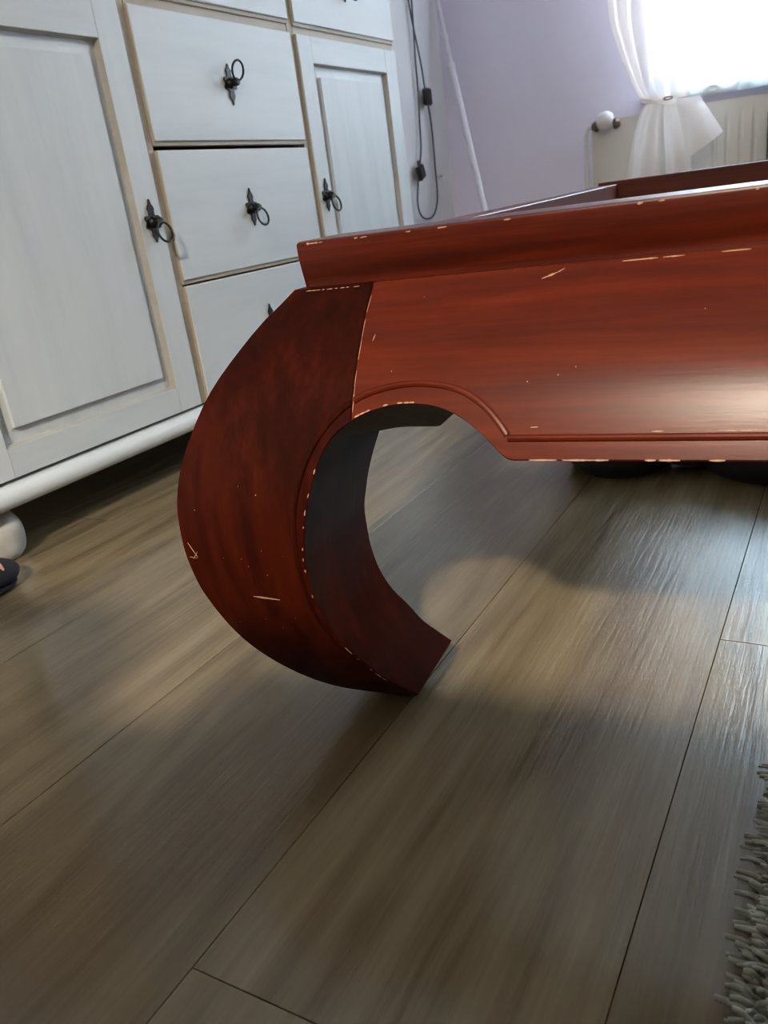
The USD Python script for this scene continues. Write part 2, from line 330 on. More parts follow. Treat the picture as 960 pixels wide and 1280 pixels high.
def apron_mesh(length, th=0.024):
    xs, zb = bottom_edge(length)
    ts = np.r_[0.0, 0.012, np.linspace(0.05, 1, 26)]
    ft, bk = np.zeros((len(xs), len(ts), 3)), np.zeros((len(xs), len(ts), 3))
    for i, (x_, z0) in enumerate(zip(xs, zb)):
        z = z0 + (zt - z0) * ts
        off = g(z); off = off + np.where(ts == 0.0, 0.0015, 0.0)
        ft[i] = np.c_[np.full_like(z, x_), off, z]
        bk[i] = np.c_[np.full_like(z, x_), g(z) + th, z]
    ft[0, :, 0] += 0.0003; ft[-1, :, 0] -= 0.0003; bk[0, :, 0] += 0.0003; bk[-1, :, 0] -= 0.0003
    return grid_solid(ft, bk)
BEAD = np.array([[0.0585, 0.036], [0.0490, 0.0510], [0.0320, 0.0850], [0.0205, 0.110], [0.0135, 0.136], [0.0105, 0.1643], [0.0108, 0.193], [0.0122, 0.2175], [0.0160, 0.2389], [0.0222, 0.2590], [0.0321, 0.2790],
                 [0.0449, 0.2952], [0.0637, 0.3092], [0.0820, 0.3158], [0.1000, 0.3188], [0.1130, 0.3193], [0.1243, 0.3186], [0.1422, 0.3152], [0.1598, 0.3065], [0.1716, 0.2960], [0.1795, 0.2862]])
def bead_mesh(length, part):
    d = np.r_[0, np.cumsum(np.linalg.norm(np.diff(BEAD, axis=0), axis=1))]
    sx, sz = CubicSpline(d, BEAD[:, 0]), CubicSpline(d, BEAD[:, 1])
    t = np.linspace(0, d[-1], 170); x_, z_ = sx(t), sz(t)
    if part == 'leg':
        k_ = x_ < JU - .0002; k_ &= t < d[12] + .0005
        x_, z_ = x_[k_], z_[k_]
        r = np.interp(z_, [0.03, 0.11, 0.25, 1], [0.0012, 0.0016, 0.0027, 0.0027])
        return tube(np.c_[x_, g(z_) + 0.0006, z_], r, 10)
    k_ = (x_ > JU + .0002) & (t > d[11]); x_, z_ = x_[k_], z_[k_]
    a = tube(np.c_[x_, g(z_) + 0.0006, z_], 0.0027, 10)
    b = a.copy(); b.vertices[:, 0] = length - b.vertices[:, 0]; b.invert()
    zs = 0.2842; c_ = tube(np.c_[np.linspace(0.180, length - 0.180, 24), np.full(24, g(zs) + 0.0006), np.full(24, zs)], 0.0026, 10)
    return cat([a, b, c_])
def block_mesh():
    us = np.linspace(0.046, 0.139, 26)
    ax, az = bottom_edge(0.8); zf = np.interp(us, ax, az)
    hz = np.linspace(0.2736, 0.2965, 40)
    zf = np.where(us < JU, np.interp(us, h(hz), hz), zf) + 0.0012
    zb = np.interp(us, [0.0, 0.086, 0.1392], [0.258, 0.258, 0.3])
    a = np.stack([np.c_[us, g(zf) + 0.003, zf], np.c_[us, np.full_like(us, 0.042), np.minimum(zb, zf - .0003)]], 1)
    b = np.stack([np.c_[us, np.full_like(us, -0.012), np.full_like(us, 0.36)], np.c_[us, np.full_like(us, 0.042), np.full_like(us, 0.36)]], 1)
    return grid_solid(a, b)
legm, lbead, blk = leg_mesh(), bead_mesh(W, 'leg'), block_mesh()
for fu, fv in ((0, 0), (1, 0), (0, 1), (1, 1)):
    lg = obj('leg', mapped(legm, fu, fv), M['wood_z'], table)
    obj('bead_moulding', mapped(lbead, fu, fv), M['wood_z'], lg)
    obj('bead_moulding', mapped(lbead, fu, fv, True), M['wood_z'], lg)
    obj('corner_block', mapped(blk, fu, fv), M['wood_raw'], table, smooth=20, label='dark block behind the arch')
for fv in (0, 1):
    ap = obj('apron', mapped(apron_mesh(W), 0, fv), M['wood_u'], table)
    obj('bead_moulding', mapped(bead_mesh(W, 'apron'), 0, fv), M['wood_u'], ap)
for fu in (0, 1):
    ap = obj('apron', mapped(apron_mesh(LV), fu, 0, True), M['wood_v'], table)
    obj('bead_moulding', mapped(bead_mesh(LV, 'apron'), fu, 0, True), M['wood_v'], ap)
# top frame: four mitred rails round a recessed panel
RW, RS, ztop, zrec = 0.080, 0.046, 0.42, 0.391   # near and far boards, side boards, heights
def rail_mesh(length, s0=0.0, s1=0.0, drop=0.0, wd=None):
    """one board of the top frame; s0, s1 shorten its ends, drop lowers its top"""
    wd = wd or RW
    prof = [(0.0022, ztop), (0.0007, ztop - .0007), (0.0, ztop - .0024), (0.0, ztop - .012), (0.0008, ztop - .020), (0.0024, ztop - .027), (0.0036, ztop - .0315), (0.0034, zt + .0006), (0.002, zt + .0001),
            (wd, zt + .0001), (wd, ztop - .0012), (wd - .0012, ztop)]
    n = len(prof); V = []
    top = lambda z: z - drop if z > ztop - .0125 else z
    lip = lambda o: s0 if s0 else min(o, .004)
    for (o, z) in prof: V.append((lip(o), o, top(z)))
    for (o, z) in prof: V.append((length - lip(o), o, top(z)))
    F = []
    for j in range(n):
        k2 = (j + 1) % n; F += [[j, k2, n + k2], [j, n + k2, n + j]]
    t = np.array(m3.triangulate([np.array(prof)[::-1]]))
    t = n - 1 - t
    F += [[a, b, c] for a, b, c in t] + [[n + a, n + c, n + b] for a, b, c in t]
    m = trimesh.Trimesh(np.array(V), np.array(F), process=False); m.fix_normals(); return m
for fv in (0, 1): obj('frame_rail', mapped(rail_mesh(W), 0, fv), M['rim_u'], table)
for fu in (0, 1): obj('frame_rail', mapped(rail_mesh(LV, RW - .0003, RW - .0003, .0068, RS), fu, 0, True), M['rim_v'], table)
obj('glass_top', bx((RS - .004, RW - .004, zrec - .005), (W - RS + .004, LV - RW + .004, zrec)), M['glass'], table, smooth=False, label='clear glass pane set into the frame')
# chips and scratches showing bare wood on the near end
def sliver(s0, z0, s1, z1, w, face='g', n=7):
    t = np.linspace(0, 1, n); s = s0 + (s1 - s0) * t; z = z0 + (z1 - z0) * t
    dirv = np.array([s1 - s0, z1 - z0]); dirv /= np.linalg.norm(dirv) + 1e-9; nn = np.array([-dirv[1], dirv[0]])
    ww = w * (0.35 + 0.65 * np.sin(np.pi * np.clip(t * .96 + .02, 0, 1))) * rng.uniform(.6, 1.2, n)
    A = []
    for sg in (-.5, .5):
        ss, zz2 = s + nn[0] * ww * sg, z + nn[1] * ww * sg
        off = g(zz2) - 0.0004 if face == 'g' else np.full(n, -0.0003)
        A.append(np.c_[ss, off, zz2])
    a = np.stack(A, 1); b = a.copy(); b[:, :, 1] += 0.0006
    return grid_solid(a, b)
wear = []
# along the lower edge of the apron
for _ in range(15):
    s = rng.uniform(0.185, 0.44); wear.append(sliver(s, 0.2712, s + rng.uniform(.004, .02), 0.2712, 0.0011))
for _ in range(10):
    s = rng.uniform(0.215, 0.44); wear.append(sliver(s, 0.2878, s + rng.uniform(.004, .02), 0.2878, 0.0008))
for _ in range(10):
    s = rng.uniform(0.225, 0.44); wear.append(sliver(s, 0.3835, s + rng.uniform(.008, .03), 0.3835, 0.0008))
for s in (0.006, 0.010, 0.015, 0.020, 0.024, 0.031, 0.036, 0.041, 0.047):
    wear.append(sliver(s, 0.3832, s + rng.uniform(.002, .0055), 0.3834, 0.0011))
# on the arch edge and the leg's front edge
ax, az = bottom_edge(W)
for s in (0.066, 0.070, 0.074, 0.088, 0.099, 0.104, 0.108):
    wear.append(sliver(s, np.interp(s, ax, az) + .0016, s + .004, np.interp(s + .004, ax, az) + .0016, 0.0012))
for z in list(rng.uniform(0.05, 0.29, 14)) + [0.06, 0.065, 0.075, 0.09, 0.1]:
    dz = rng.uniform(.001, .0045); wear.append(sliver(float(h(z)) - .0012, z, float(h(z + dz)) - .0012, z + dz, rng.uniform(.0006, .0014)))
# joint between leg and apron
for z in rng.uniform(0.30, 0.37, 10): wear.append(sliver(JU + .0006, z, JU + .0008, z + rng.uniform(.004, .012), 0.0006))
# long scratches: leg, apron
P_ = [(-0.0405, 0.155, -0.016, 0.1535, .0018), (0.193, 0.3775, 0.2035, 0.3805, .0012), (0.2035, 0.3805, 0.208, 0.3825, .0008), (0.0735, 0.3475, 0.0748, 0.3515, .0009), (-0.0905, 0.203, -0.084, 0.190, .0007), (-0.089, 0.188, -0.083, 0.195, .0006),
      (-0.092, 0.190, -0.085, 0.189, .0007), (0.195, 0.291, 0.2, 0.2912, .0007)]
for p in P_: wear.append(sliver(*p))
for _ in range(22):
    if rng.random() < .55: s, z = rng.uniform(-.085, 0.0), rng.uniform(.12, .26); s = max(s, float(g(z)) + .004)
    else: s, z = rng.uniform(.08, .43), rng.uniform(.296, .375); z = max(z, .325 if s < .18 else .296)
    q = rng.uniform(.0004, .0009); wear.append(sliver(s, z, s + q, z + rng.uniform(-.5, .9) * q, q * .9, n=4))
# top lip of the near rail
for s in list(rng.uniform(0.0, 0.03, 5)) + [0.05, 0.055, 0.092, 0.0935, 0.117, 0.119, 0.166, 0.255, 0.268, 0.325]:
    wear.append(sliver(s, ztop - .0022, s + rng.uniform(.002, .006), ztop - .0020, rng.uniform(.0008, .0018), face='v'))
obj('scratches', cat(wear), M['chip'], table, kind='stuff', label='chips and scratches of bare pale wood')

# ------------------------------------------------------------------ whitewashed cabinet
CX = -1.096            # plane of the door fronts
FT = 0.020             # thickness of a front
CB = -1.486            # back
CY0, CY1 = 0.650, 2.165
cab = thing('cabinet', 'whitewashed wooden cabinet with panelled doors and drawers, against the left wall', 'cabinet')
cf = CX - FT           # carcass face
Z0, Z1 = 0.118, 1.03
def cbox(y0, y1, z0, z1, x0=CB, x1=None, c=.001): return bx((x0, y0, z0), (cf if x1 is None else x1, y1, z1), c)
obj('carcass', cat([cbox(CY0, CY0 + .02, Z0, Z1), cbox(CY1 - .02, CY1, Z0, Z1), cbox(CY0, CY1, Z0, Z0 + .02), cbox(CY0, CY1, Z1 - .02, Z1),
                    cbox(CY0, CY1, Z0, Z1, CB, CB + .008), cbox(1.155, 1.186, Z0, Z1), cbox(1.664, 1.692, Z0, Z1), cbox(CY0, CY1, .800, .835)]), M['tan'], cab, label='tan wood carcass', kind='stuff' if False else None)
fx1 = CX - .008
for a_, b_ in ((1.1640, 1.1860), (1.6672, 1.6880)): obj('face_strip', cbox(a_, b_, Z0 + .004, Z1, cf - .004, fx1, .0006), M['tan'], cab, smooth=False)
for a_, b_, c_, d_ in ((.685, 1.163, .8108, .8272), (1.188, 1.665, .8078, .8262), (1.690, 2.146, .8068, .8242)): obj('face_rail', cbox(a_, b_, c_, d_, cf - .004, fx1, .0006), M['tan'], cab, smooth=False)
# rounded base rail and a top board
def rail_profile():
    a = np.linspace(-np.pi / 2, np.pi / 2, 9); r = .0175
    return [(-0.40, 0.083), *[(-.004 + r * np.cos(t), .1005 + r * np.sin(t)) for t in a], (-0.40, 0.118)]
m = trimesh.creation.extrude_polygon(Polygon(rail_profile()), CY1 - CY0 + .02)
m.apply_transform(np.array([[1, 0, 0, CX + .004], [0, 0, -1, CY1 + .01], [0, 1, 0, 0], [0, 0, 0, 1]], float)); m.fix_normals()
obj('base_rail', m, M['white_y'], cab)
obj('top_board', bx((CB, CY0 - .02, Z1), (CX + .025, CY1 + .02, Z1 + .026), .006), M['white_y'], cab)
_fz = np.linspace(0, .0835, 26); _fr = CubicSpline([0, .008, .022, .040, .058, .072, .0835], [.021, .0305, .0365, .0380, .0345, .0265, .0225])(_fz)
foot = lathe([(0, 0), *zip(_fr, _fz), (0, .0835)], 40)
for fx, fy in ((-1.135, 0.700), (-1.135, 2.115), (-1.44, 0.700), (-1.44, 2.115), (-1.135, 1.42)):
    if fy == 1.42: continue
    b = foot.copy(); b.apply_translation((fx, fy, 0)); obj('bun_foot', b, M['shaded_foot_paint'], cab)
# iron ring pulls
def handle(parent, y, z, up=False, swing=0.22):
    ang = np.linspace(0, 2 * np.pi, 48, endpoint=False)
    rr = np.where(np.cos(ang * 2 - np.pi) > 0.5, .0, .0)
    rad = .0125 + .0045 * np.abs(np.cos(3 * ang)) ** 2
    pts = np.c_[rad * np.sin(ang) * 1.15, rad * np.cos(ang)]
    rose = Polygon(pts)
    spike = Polygon([(-.0060, .010), (-.0055, .017), (-.0075, .022), (-.0050, .027), (-.0022, .030), (0, .038), (.0022, .030), (.0050, .027), (.0075, .022), (.0055, .017), (.0060, .010)])
    low = Polygon([(-.007, -.008), (-.0055, -.018), (-.0070, -.022), (-.0025, -.028), (0, -.034), (.0025, -.028), (.0070, -.022), (.0055, -.018), (.007, -.008)])
    pl = rose.union(spike).union(low).buffer(.0006)
    m = trimesh.creation.extrude_polygon(pl, .003)
    boss = lathe([(0, 0.023), (.005, .0225), (.0075, .019), (.0075, .013), (.007, .008), (.010, .004), (.011, 0), (0, 0)], 20)
    m = cat([m, boss])
    s = -1 if up else 1
    if up: m.apply_transform(np.diag([-1, -1, 1, 1.]))
    T = np.array([[0, 0, 1, CX + .0002], [1, 0, 0, y], [0, 1, 0, z], [0, 0, 0, 1]], float)
    m.apply_transform(T)
    obj('handle_plate', m, M['iron'], parent)
    R, r = .0172, .0022
    t = np.linspace(0, 2 * np.pi, 40)
    ring = np.c_[R * np.sin(t), -R - .002 + R * np.cos(t)]          # local (y, z) hanging from 0
    x_ = .021 + (-(ring[:, 1])) * math.sin(swing); z_ = ring[:, 1] * math.cos(swing) * (1 if not up else -1)
    p = np.c_[CX + x_, y + ring[:, 0], z + z_]
    obj('handle_ring', tube(p, r, 8, caps=False), M['iron'], parent)
def drawer(y0, y1, z0, z1, up=False):
    d = obj('drawer', bx((CX - .004, y0, z0), (CX, y1, z1), .0015), M['white_y'], cab, smooth=False)
    e = .003
    obj('edge_band', bx((cf + .0005, y0 - .0005, z0 - .0075), (CX - .004, y1 + .0005, z1), .001), M['tan'], d, smooth=False, label='tan side edge')
    obj('drawer_box', cat([bx((CB + .02, y0 + .02, z0 + .01), (cf, y0 + .032, z1 - .02)), bx((CB + .02, y1 - .032, z0 + .01), (cf, y1 - .02, z1 - .02)), bx((CB + .02, y0 + .02, z0 + .01), (cf, y1 - .02, z0 + .018))]), M['tan'], d)
    handle(d, (y0 + y1) / 2, (z0 + z1) / 2 + (0.0 if not up else -.004), up)
def ring_poly(y0, y1, z0, z1, a, b, c, d): return sbox(y0, z0, y1, z1).difference(sbox(y0 + a, z0 + c, y1 - b, z1 - d))
def flat(poly, x0, x1):
    m = trimesh.creation.extrude_polygon(poly, x1 - x0)
    m.apply_transform(np.array([[0, 0, 1, x0], [1, 0, 0, 0], [0, 1, 0, 0], [0, 0, 0, 1]], float)); return m
def door(y0, y1, z0, z1, py0, py1, pz0, pz1, hy, hz):
    """stile-and-rail door; the panel opening is py0..py1, pz0..pz1"""
    d = thing('door', parent=cab)
    for a, b in ((y0, py0), (py1, y1)): obj('stile', bx((CX - FT + .0005, a, z0), (CX, b, z1), .001), M['white_z'], d, smooth=False)
    for a, b in ((z0, pz0), (pz1, z1)):
        obj('rail', bx((CX - FT + .0005, py0 - .0003, a), (CX - .0002, py1 + .0003, b), .0008), M['white_y'], d, smooth=False)
    # slanted tan lip round the opening
    w, dep = .003, .0125
    o = [(py0, pz0), (py1, pz0), (py1, pz1), (py0, pz1)]; i = [(py0 + w, pz0 + w), (py1 - w, pz0 + w), (py1 - w, pz1 - w), (py0 + w, pz1 - w)]
    V = [(CX - .0005, *p) for p in o] + [(CX - dep, *p) for p in i] + [(CX - dep - .002, *p) for p in o]; F = []
    for k_ in range(4):
        n_ = (k_ + 1) % 4
        F += [[k_, n_, 4+n_], [k_, 4+n_, 4+k_], [4+k_, 4+n_, 8+n_], [4+k_, 8+n_, 8+k_], [8+k_, 8+n_, n_], [8+k_, n_, k_]]
    lm = trimesh.Trimesh(np.array(V), np.array(F)); lm.fix_normals()
    obj('panel_moulding', lm, M['pale_edge'], d, smooth=False, label='pale moulded edge')
    # raised and fielded panel
    q = .026; e = .002
    a_ = [(py0 + e, pz0 + e), (py1 - e, pz0 + e), (py1 - e, pz1 - e), (py0 + e, pz1 - e)]
    b_ = [(py0 + q, pz0 + q), (py1 - q, pz0 + q), (py1 - q, pz1 - q), (py0 + q, pz1 - q)]
    V = [(CX - .0185, *p) for p in a_] + [(CX - .0125, *p) for p in a_] + [(CX - .0095, *p) for p in b_] + [(CX - .0030, *p) for p in b_]; F = []
    for lv in range(3):
        for k_ in range(4):
            n_ = (k_ + 1) % 4; F += [[lv*4+k_, lv*4+n_, lv*4+4+n_], [lv*4+k_, lv*4+4+n_, lv*4+4+k_]]
    F += [[12, 13, 14], [12, 14, 15], [0, 2, 1], [0, 3, 2]]
    pm = trimesh.Trimesh(np.array(V, float), np.array(F)); pm.fix_normals()
    obj('panel', pm, M['white_z'], d, smooth=False)
    obj('edge_band', bx((cf + .0002, y0 - .0006, z0), (CX - .003, y0 + .002, z1)), M['tan'], d, smooth=False, label='tan side edge')
    handle(d, hy, hz)
door(0.682, 1.163, .124, .810, 0.732, 1.106, .170, .748, 1.136, .462)
door(1.689, 2.147, .124, .806, 1.743, 2.088, .170, .752, 1.717, .474)
drawer(1.187, 1.666, .594, .807, up=True)
drawer(1.187, 1.666, .354, .579)
drawer(1.187, 1.666, .126, .343)
drawer(0.682, 1.163, .832, 1.022)
drawer(1.187, 1.666, .831, 1.022)
drawer(1.689, 2.147, .829, 1.022)

# ------------------------------------------------------------------ radiator under the window
rad = thing('radiator', 'cream ribbed panel radiator below the bright window, half hidden by the tied curtain', 'radiator', (0, 0, 0))
rx0, rx1, ry, rz0, rz1 = -0.885, -0.300, 3.225, 0.115, 0.612
n = 90; xs = np.linspace(rx0, rx1, 220)
ph = ((xs - rx0) % 0.042) / 0.042
dep = 0.0045 * np.clip(np.minimum(ph, 1 - ph) * 6 - .35, 0, 1); dep[(xs < -.50) | (xs > rx1 - .012)] = .0045
zz = np.array([rz0, rz0 + .02, rz0 + .05, rz1 - .07, rz1 - .04, rz1 - .006, rz1])
wgt = np.array([0, .0, 1, 1, 0, 0, -.4])
ft = np.zeros((len(xs), len(zz), 3)); 
for j, (z, w_) in enumerate(zip(zz, wgt)):
    ft[:, j] = np.c_[xs, ry + .010 - ((dep * w_ + (1 - w_) * .0045) if w_ >= 0 else np.full_like(xs, .004)), np.full_like(xs, z)]
bk = ft.copy(); bk[:, :, 1] = ry + .016
obj('front_panel', grid_solid(ft, bk), M['radiator'], rad)
obj('back_panel', bx((rx0, ry + .055, rz0), (rx1, ry + .068, rz1), .003), M['radiator'], rad)
gr = [bx((rx0, ry + .004, rz1 - .004), (rx0 + .012, ry + .068, rz1 + .003)), bx((rx1 - .012, ry + .004, rz1 - .004), (rx1, ry + .068, rz1 + .003)), bx((rx0, ry + .004, rz1), (rx1, ry + .009, rz1 + .004)), bx((rx0, ry + .064, rz1), (rx1, ry + .068, rz1 + .004))]
for x_ in np.arange(rx0 + .02, rx1 - .02, .014): gr.append(bx((x_, ry + .008, rz1), (x_ + .006, ry + .066, rz1 + .002)))
obj('top_grille', cat(gr), M['radiator'], rad)
for x_ in (rx0 + .08, rx1 - .12): obj('wall_bracket', bx((x_, ry + .05, .2), (x_ + .03, YB, .5)), M['radiator'], rad)
kn = lathe([(0, -.030), (.012, -.030), (.022, -.026), (.030, -.014), (.0325, 0), (.030, .014), (.022, .026), (.012, .030), (0, .030)], 28); rot(kn, math.pi / 2, (0, 1, 0)); kn.apply_translation((-0.825, 3.195, .612))
vk = obj('thermostat_knob', kn, M['plastic'], rad, label='round white thermostat knob')
for s in (-1, 1):
    c_ = lathe([(0, 0), (.010, 0), (.0185, .012), (.0185, .020), (0, .020)], 20); rot(c_, s * math.pi / 2, (0, 1, 0)); c_.apply_translation((-0.825 - .0 + s * -.052 + s * 0.0, 3.195, .598)); 
    if s > 0: c_.apply_translation((.005, 0, 0))
    obj('valve_collar', c_, M['collar'], vk)
obj('supply_pipe', tube([(-0.90, 3.20, .002), (-0.90, 3.20, .50), (-0.898, 3.20, .575), (-0.885, 3.197, .596), (-0.84, 3.195, .598)], .008, 12), M['radiator'], rad)

# ------------------------------------------------------------------ tied sheer curtain
def cloth(fn, ns, nz, th=.0009):
    S, Zz = np.meshgrid(np.linspace(0, 1, ns), np.linspace(0, 1, nz), indexing='ij')
    P = fn(S, Zz); 
    dS = np.gradient(P, axis=0); dZ = np.gradient(P, axis=1); N = np.cross(dS, dZ); N /= np.linalg.norm(N, axis=2, keepdims=True) + 1e-12
    return grid_solid(P + N * th / 2, P - N * th / 2)
YC = 3.12
ZK = 0.640
lz = np.array([0.640, 0.665, 0.707, 0.80, 0.90, 0.97, 1.25, 1.7, 2.28]); lx = np.array([-0.672, -0.690, -0.715, -0.752, -0.782, -0.79, -0.81, -0.83, -0.84])
rx_ = np.array([-0.527, -0.520, -0.500, -0.462, -0.432, -0.405, -0.33, -0.22, -0.12])
def upper(S, T):
    z = ZK + (2.28 - ZK) * T ** 1.6
    a, b = np.interp(z, lz, lx), np.interp(z, lz, rx_)
    q = np.clip((z - ZK) / .5, 0, 1)
    amp = .010 + .020 * q
    ph = S * 2 * np.pi * 7 + .8 * np.sin(3 * S)
    x = a + (b - a) * (S + .020 * np.sin(ph * 1.0) * (1 - q))
    y = YC + amp * np.sin(ph) + .05 * np.exp(-((S - .52) / .07) ** 2) * (1 - .6 * q) + .012 * np.sin(ph * .37 + 1) - .025 * np.sin(np.pi * S) * (1 - q)
    return np.stack([x, y, z], 2)
cur = thing('curtain', 'ivory sheer curtain gathered into a knot with its tail hanging over the radiator', 'curtain')
obj('gathered_cloth', cloth(upper, 180, 50), M['sheer'], cur)
def tail(x0a, x1a, x0b, x1b, zb, folds, dy, ph0, z0=ZK - .006, slant=0.0, pw=0.0):
    def fn(S, T):
        q = T
        zend = zb + slant * S
        z = z0 + (zend - z0) * q
        sp = q if pw else np.clip(q * 2.2, 0, 1) ** .7
        a = x0a + (x0b - x0a) * sp; b = x1a + (x1b - x1a) * sp
        ph = S * 2 * np.pi * folds + ph0
        x = a + (b - a) * S
        y = YC - .012 + dy + (.006 + .014 * q) * np.sin(ph) - .02 * np.sin(np.pi * np.clip(q * 3, 0, 1)) * .6
        return np.stack([x, y, z], 2)
    return cloth(fn, 70, 26)
obj('tail', tail(-0.668, -0.60, -0.737, -0.618, .10, 1.5, -.012, .4), M['sheer_tail'], cur)
obj('tail', tail(-0.608, -0.54, -0.602, -0.515, .10, 1.2, -.002, 2.0), M['sheer_tail'], cur)
obj('tail', tail(-0.560, -0.488, -0.522, -0.416, .448, .8, -.026, 4.2, slant=.068, pw=1.0), M['sheer_tail'], cur, label='short flared end')
kp = []
th = np.linspace(0, 2 * np.pi, 60)
for w in (1,):
    kp.append(tube(np.c_[-0.600 + .079 * np.cos(th), YC - .018 + .026 * np.sin(th), ZK - .004 + .012 * (w - 1) - .018 * np.cos(th + .3 * w)], .0065, 8, caps=False))
obj('knot', cat(kp), M['sheer'], cur)
obj('knot_shadow_ring', tube(np.c_[-0.585 + .014 * np.cos(th), np.full_like(th, YC - .052), ZK + .001 + .004 * np.sin(th)], .0022, 6, caps=False), M['collar'], cur, label='small dark curtain clip')  # dark ring of the curtain clip
rod = thing('curtain_rod', 'white curtain rod above the window', 'curtain rod')
obj('rod', tube([(-0.95, 3.16, 2.325), (.95, 3.16, 2.325)], .011, 14), M['trim'], rod)
for x_ in (-0.9, .9): obj('rod_bracket', bx((x_ - .01, 3.15, 2.305), (x_ + .01, YB, 2.345), .002), M['trim'], rod)
def swag(S, T):
    z = 0.640 + (2.28 - 0.640) * T
    lft = np.interp(z, [.640, .72, .80, .90, 1.2, 2.28], [-0.400, -0.368, -0.350, -0.362, -0.42, -0.60])
    x = lft + (-.10 - lft) * S
    y = 3.258 + .010 * np.sin(S * 2 * np.pi * 3) - .070 * T
    return np.stack([x, y, z], 2)
def full(S, T):
    z = 0.640 + (2.28 - 0.640) * T
    return np.stack([-0.70 + .59 * S, 3.272 + .008 * np.sin(S * 2 * np.pi * 6) - .080 * T, z], 2)
sc = thing('sheer_curtain', 'bluish white sheer curtain hanging straight in front of the window panes', 'curtain')
obj('panel', cloth(full, 160, 16), M['sheer_clear'], sc)
obj('overlapping_panel', cloth(swag, 120, 24), M['sheer_blue'], sc)

# ------------------------------------------------------------------ small things by the corner
wallx = XL + .012
cp = [(2.995, 1.75), (3.02, 1.4), (3.060, 1.113), (3.078, 1.012), (3.108, .88), (3.122, .800), (3.140, .746), (3.149, .690), (3.152, .604), (3.150, .52), (3.138, .427), (3.085, .372), (3.020, .363), (2.965, .385), (2.952, .420), (2.965, .47), (2.992, .532), (3.035, .61), (3.050, .689), (3.062, .78), (3.066, .90), (3.070, 1.012), (3.078, 1.116), (3.04, 1.4), (3.01, 1.75)]
t = np.r_[0, np.cumsum(np.linalg.norm(np.diff(np.array(cp), axis=0), axis=1))]
tt = np.linspace(0, t[-1], 160); yy, z2 = CubicSpline(t, [c[0] for c in cp])(tt), CubicSpline(t, [c[1] for c in cp])(tt)
cord = thing('cable', 'dark cable hanging in a long loop on the wall beside the cabinet', 'cable')
obj('cord', tube(np.c_[wallx + .004 + .003 * np.sin(tt * 9), yy, z2], .0035, 8), M['cable'], cord)
def pod(y, z, ry_, rz_):
    m = bx((-.010, -ry_, -rz_), (.012, ry_, rz_), .006); m.apply_translation((wallx + .012, y, z)); return m
p1 = pod(3.117, .796, .024, .030); obj('cord_switch', cat([p1, bx((wallx + .004, 3.135, .80), (wallx + .014, 3.152, .812), .002)]), M['black'], cord)
obj('plug', cat([rot(pod(2.993, .532, .024, .026), .35, (1, 0, 0), (wallx, 2.993, .532)), bx((wallx + .004, 2.985, .555), (wallx + .012, 3.0, .575), .002)]), M['black'], cord)
hk = thing('wall_hook', 'tiny white hook on the wall beside the hanging cable loop', 'hook', (XL, 3.205, .512))
hm = lathe([(0, 0), (.012, 0), (.012, .003), (.006, .006), (.005, .014), (.009, .018), (.009, .023), (0, .026)], 20); rot(hm, math.pi / 2, (0, 1, 0)); obj('knob', hm, M['plastic'], hk)

def ray(px, py): return np.array([(px - 480) / F_PX, -(py - 640) / F_PX, 1.0]) @ B
def at_y(px, py, Y):
    r = ray(px, py); return np.array([0, 0, H]) + r * (Y / r[1])
A_, B_ = at_y(545, 0, 3.285), at_y(604.5, 255, 3.10)
d_ = (A_ - B_) / (A_[2] - B_[2])
base = B_ - d_ * (B_[2] - .008); tip = A_ + d_ * .06
tip[0] = max(tip[0], XL + .012)
jn = B_ + d_ * (at_y(566, 82, 3.2)[2] - B_[2])
pole = thing('telescopic_pole', 'pale glossy telescopic pole leaning into the room corner', 'pole')
obj('outer_tube', tube([base, jn], .0125, 16), M['pole'], pole)
obj('inner_tube', tube([jn - d_ * .02, tip], .008, 14), M['pole'], pole)
for q, r in ((0.0, .0145), (.06, .0105), (.105, .0125)):
    obj('collar', tube([jn + d_ * (q - .012), jn + d_ * (q - .006), jn + d_ * (q + .006), jn + d_ * (q + .012)], [r * .8, r, r, r * .8], 16), M['pole'], pole)
obj('rubber_tip', tube([base - d_ * .008, base + d_ * .03], [.014, .0135], 16), M['plastic'], pole)

gb = thing('bin', 'dark green bin at the right end of the radiator', 'bin', (-0.165, 3.16, 0))
obj('bin_body', lathe([(0, 0), (.10, 0), (.105, .01), (.128, .54), (.128, .555), (.118, .555), (.096, .02), (0, .02)], 32), M['darkgreen'], gb)

# ------------------------------------------------------------------ under and around the table
def tw(u, v, z=0.0):
    a = math.radians(TA); return (TO[0] + u * math.cos(a) - v * math.sin(a), TO[1] + u * math.sin(a) + v * math.cos(a), z)
def ell(c, r, n=3):
    s = trimesh.creation.icosphere(n, 1.0); s.apply_scale(r); s.apply_translation(c)
    return m3.Manifold(m3.Mesh(np.array(s.vertices, np.float32), np.array(s.faces, np.uint32)))
bun = ell((.135, .715, .030), (.085, .105, .055)) + ell((.250, .70, .040), (.14, .082, .032)) + ell((.365, .70, .032), (.115, .112, .060)) + ell((.47, .72, .03), (.10, .1, .05))
bun = bun.trim_by_plane((0, 0, 1), 0.0).refine_to_length(.012)
a = bun.to_mesh(); bm = trimesh.Trimesh(np.array(a.vert_properties)[:, :3], np.array(a.tri_verts))
v = np.array(bm.vertices); v[:, 2] += np.where(v[:, 2] > .004, .004 * np.sin(v[:, 0] * 70) * np.cos(v[:, 1] * 50), 0); bm.vertices = v
bag = thing('cloth_bundle', 'low black soft bundle lying on the floor in the shade under the table', 'bundle', TO, TA)
obj('cloth', bm, M['blackcloth'], bag, smooth=60)
sl = thing('slipper', 'dark navy slipper with pink trim, in front of the round cabinet foot', 'slipper', (-1.045, 0.52, 0), 2)
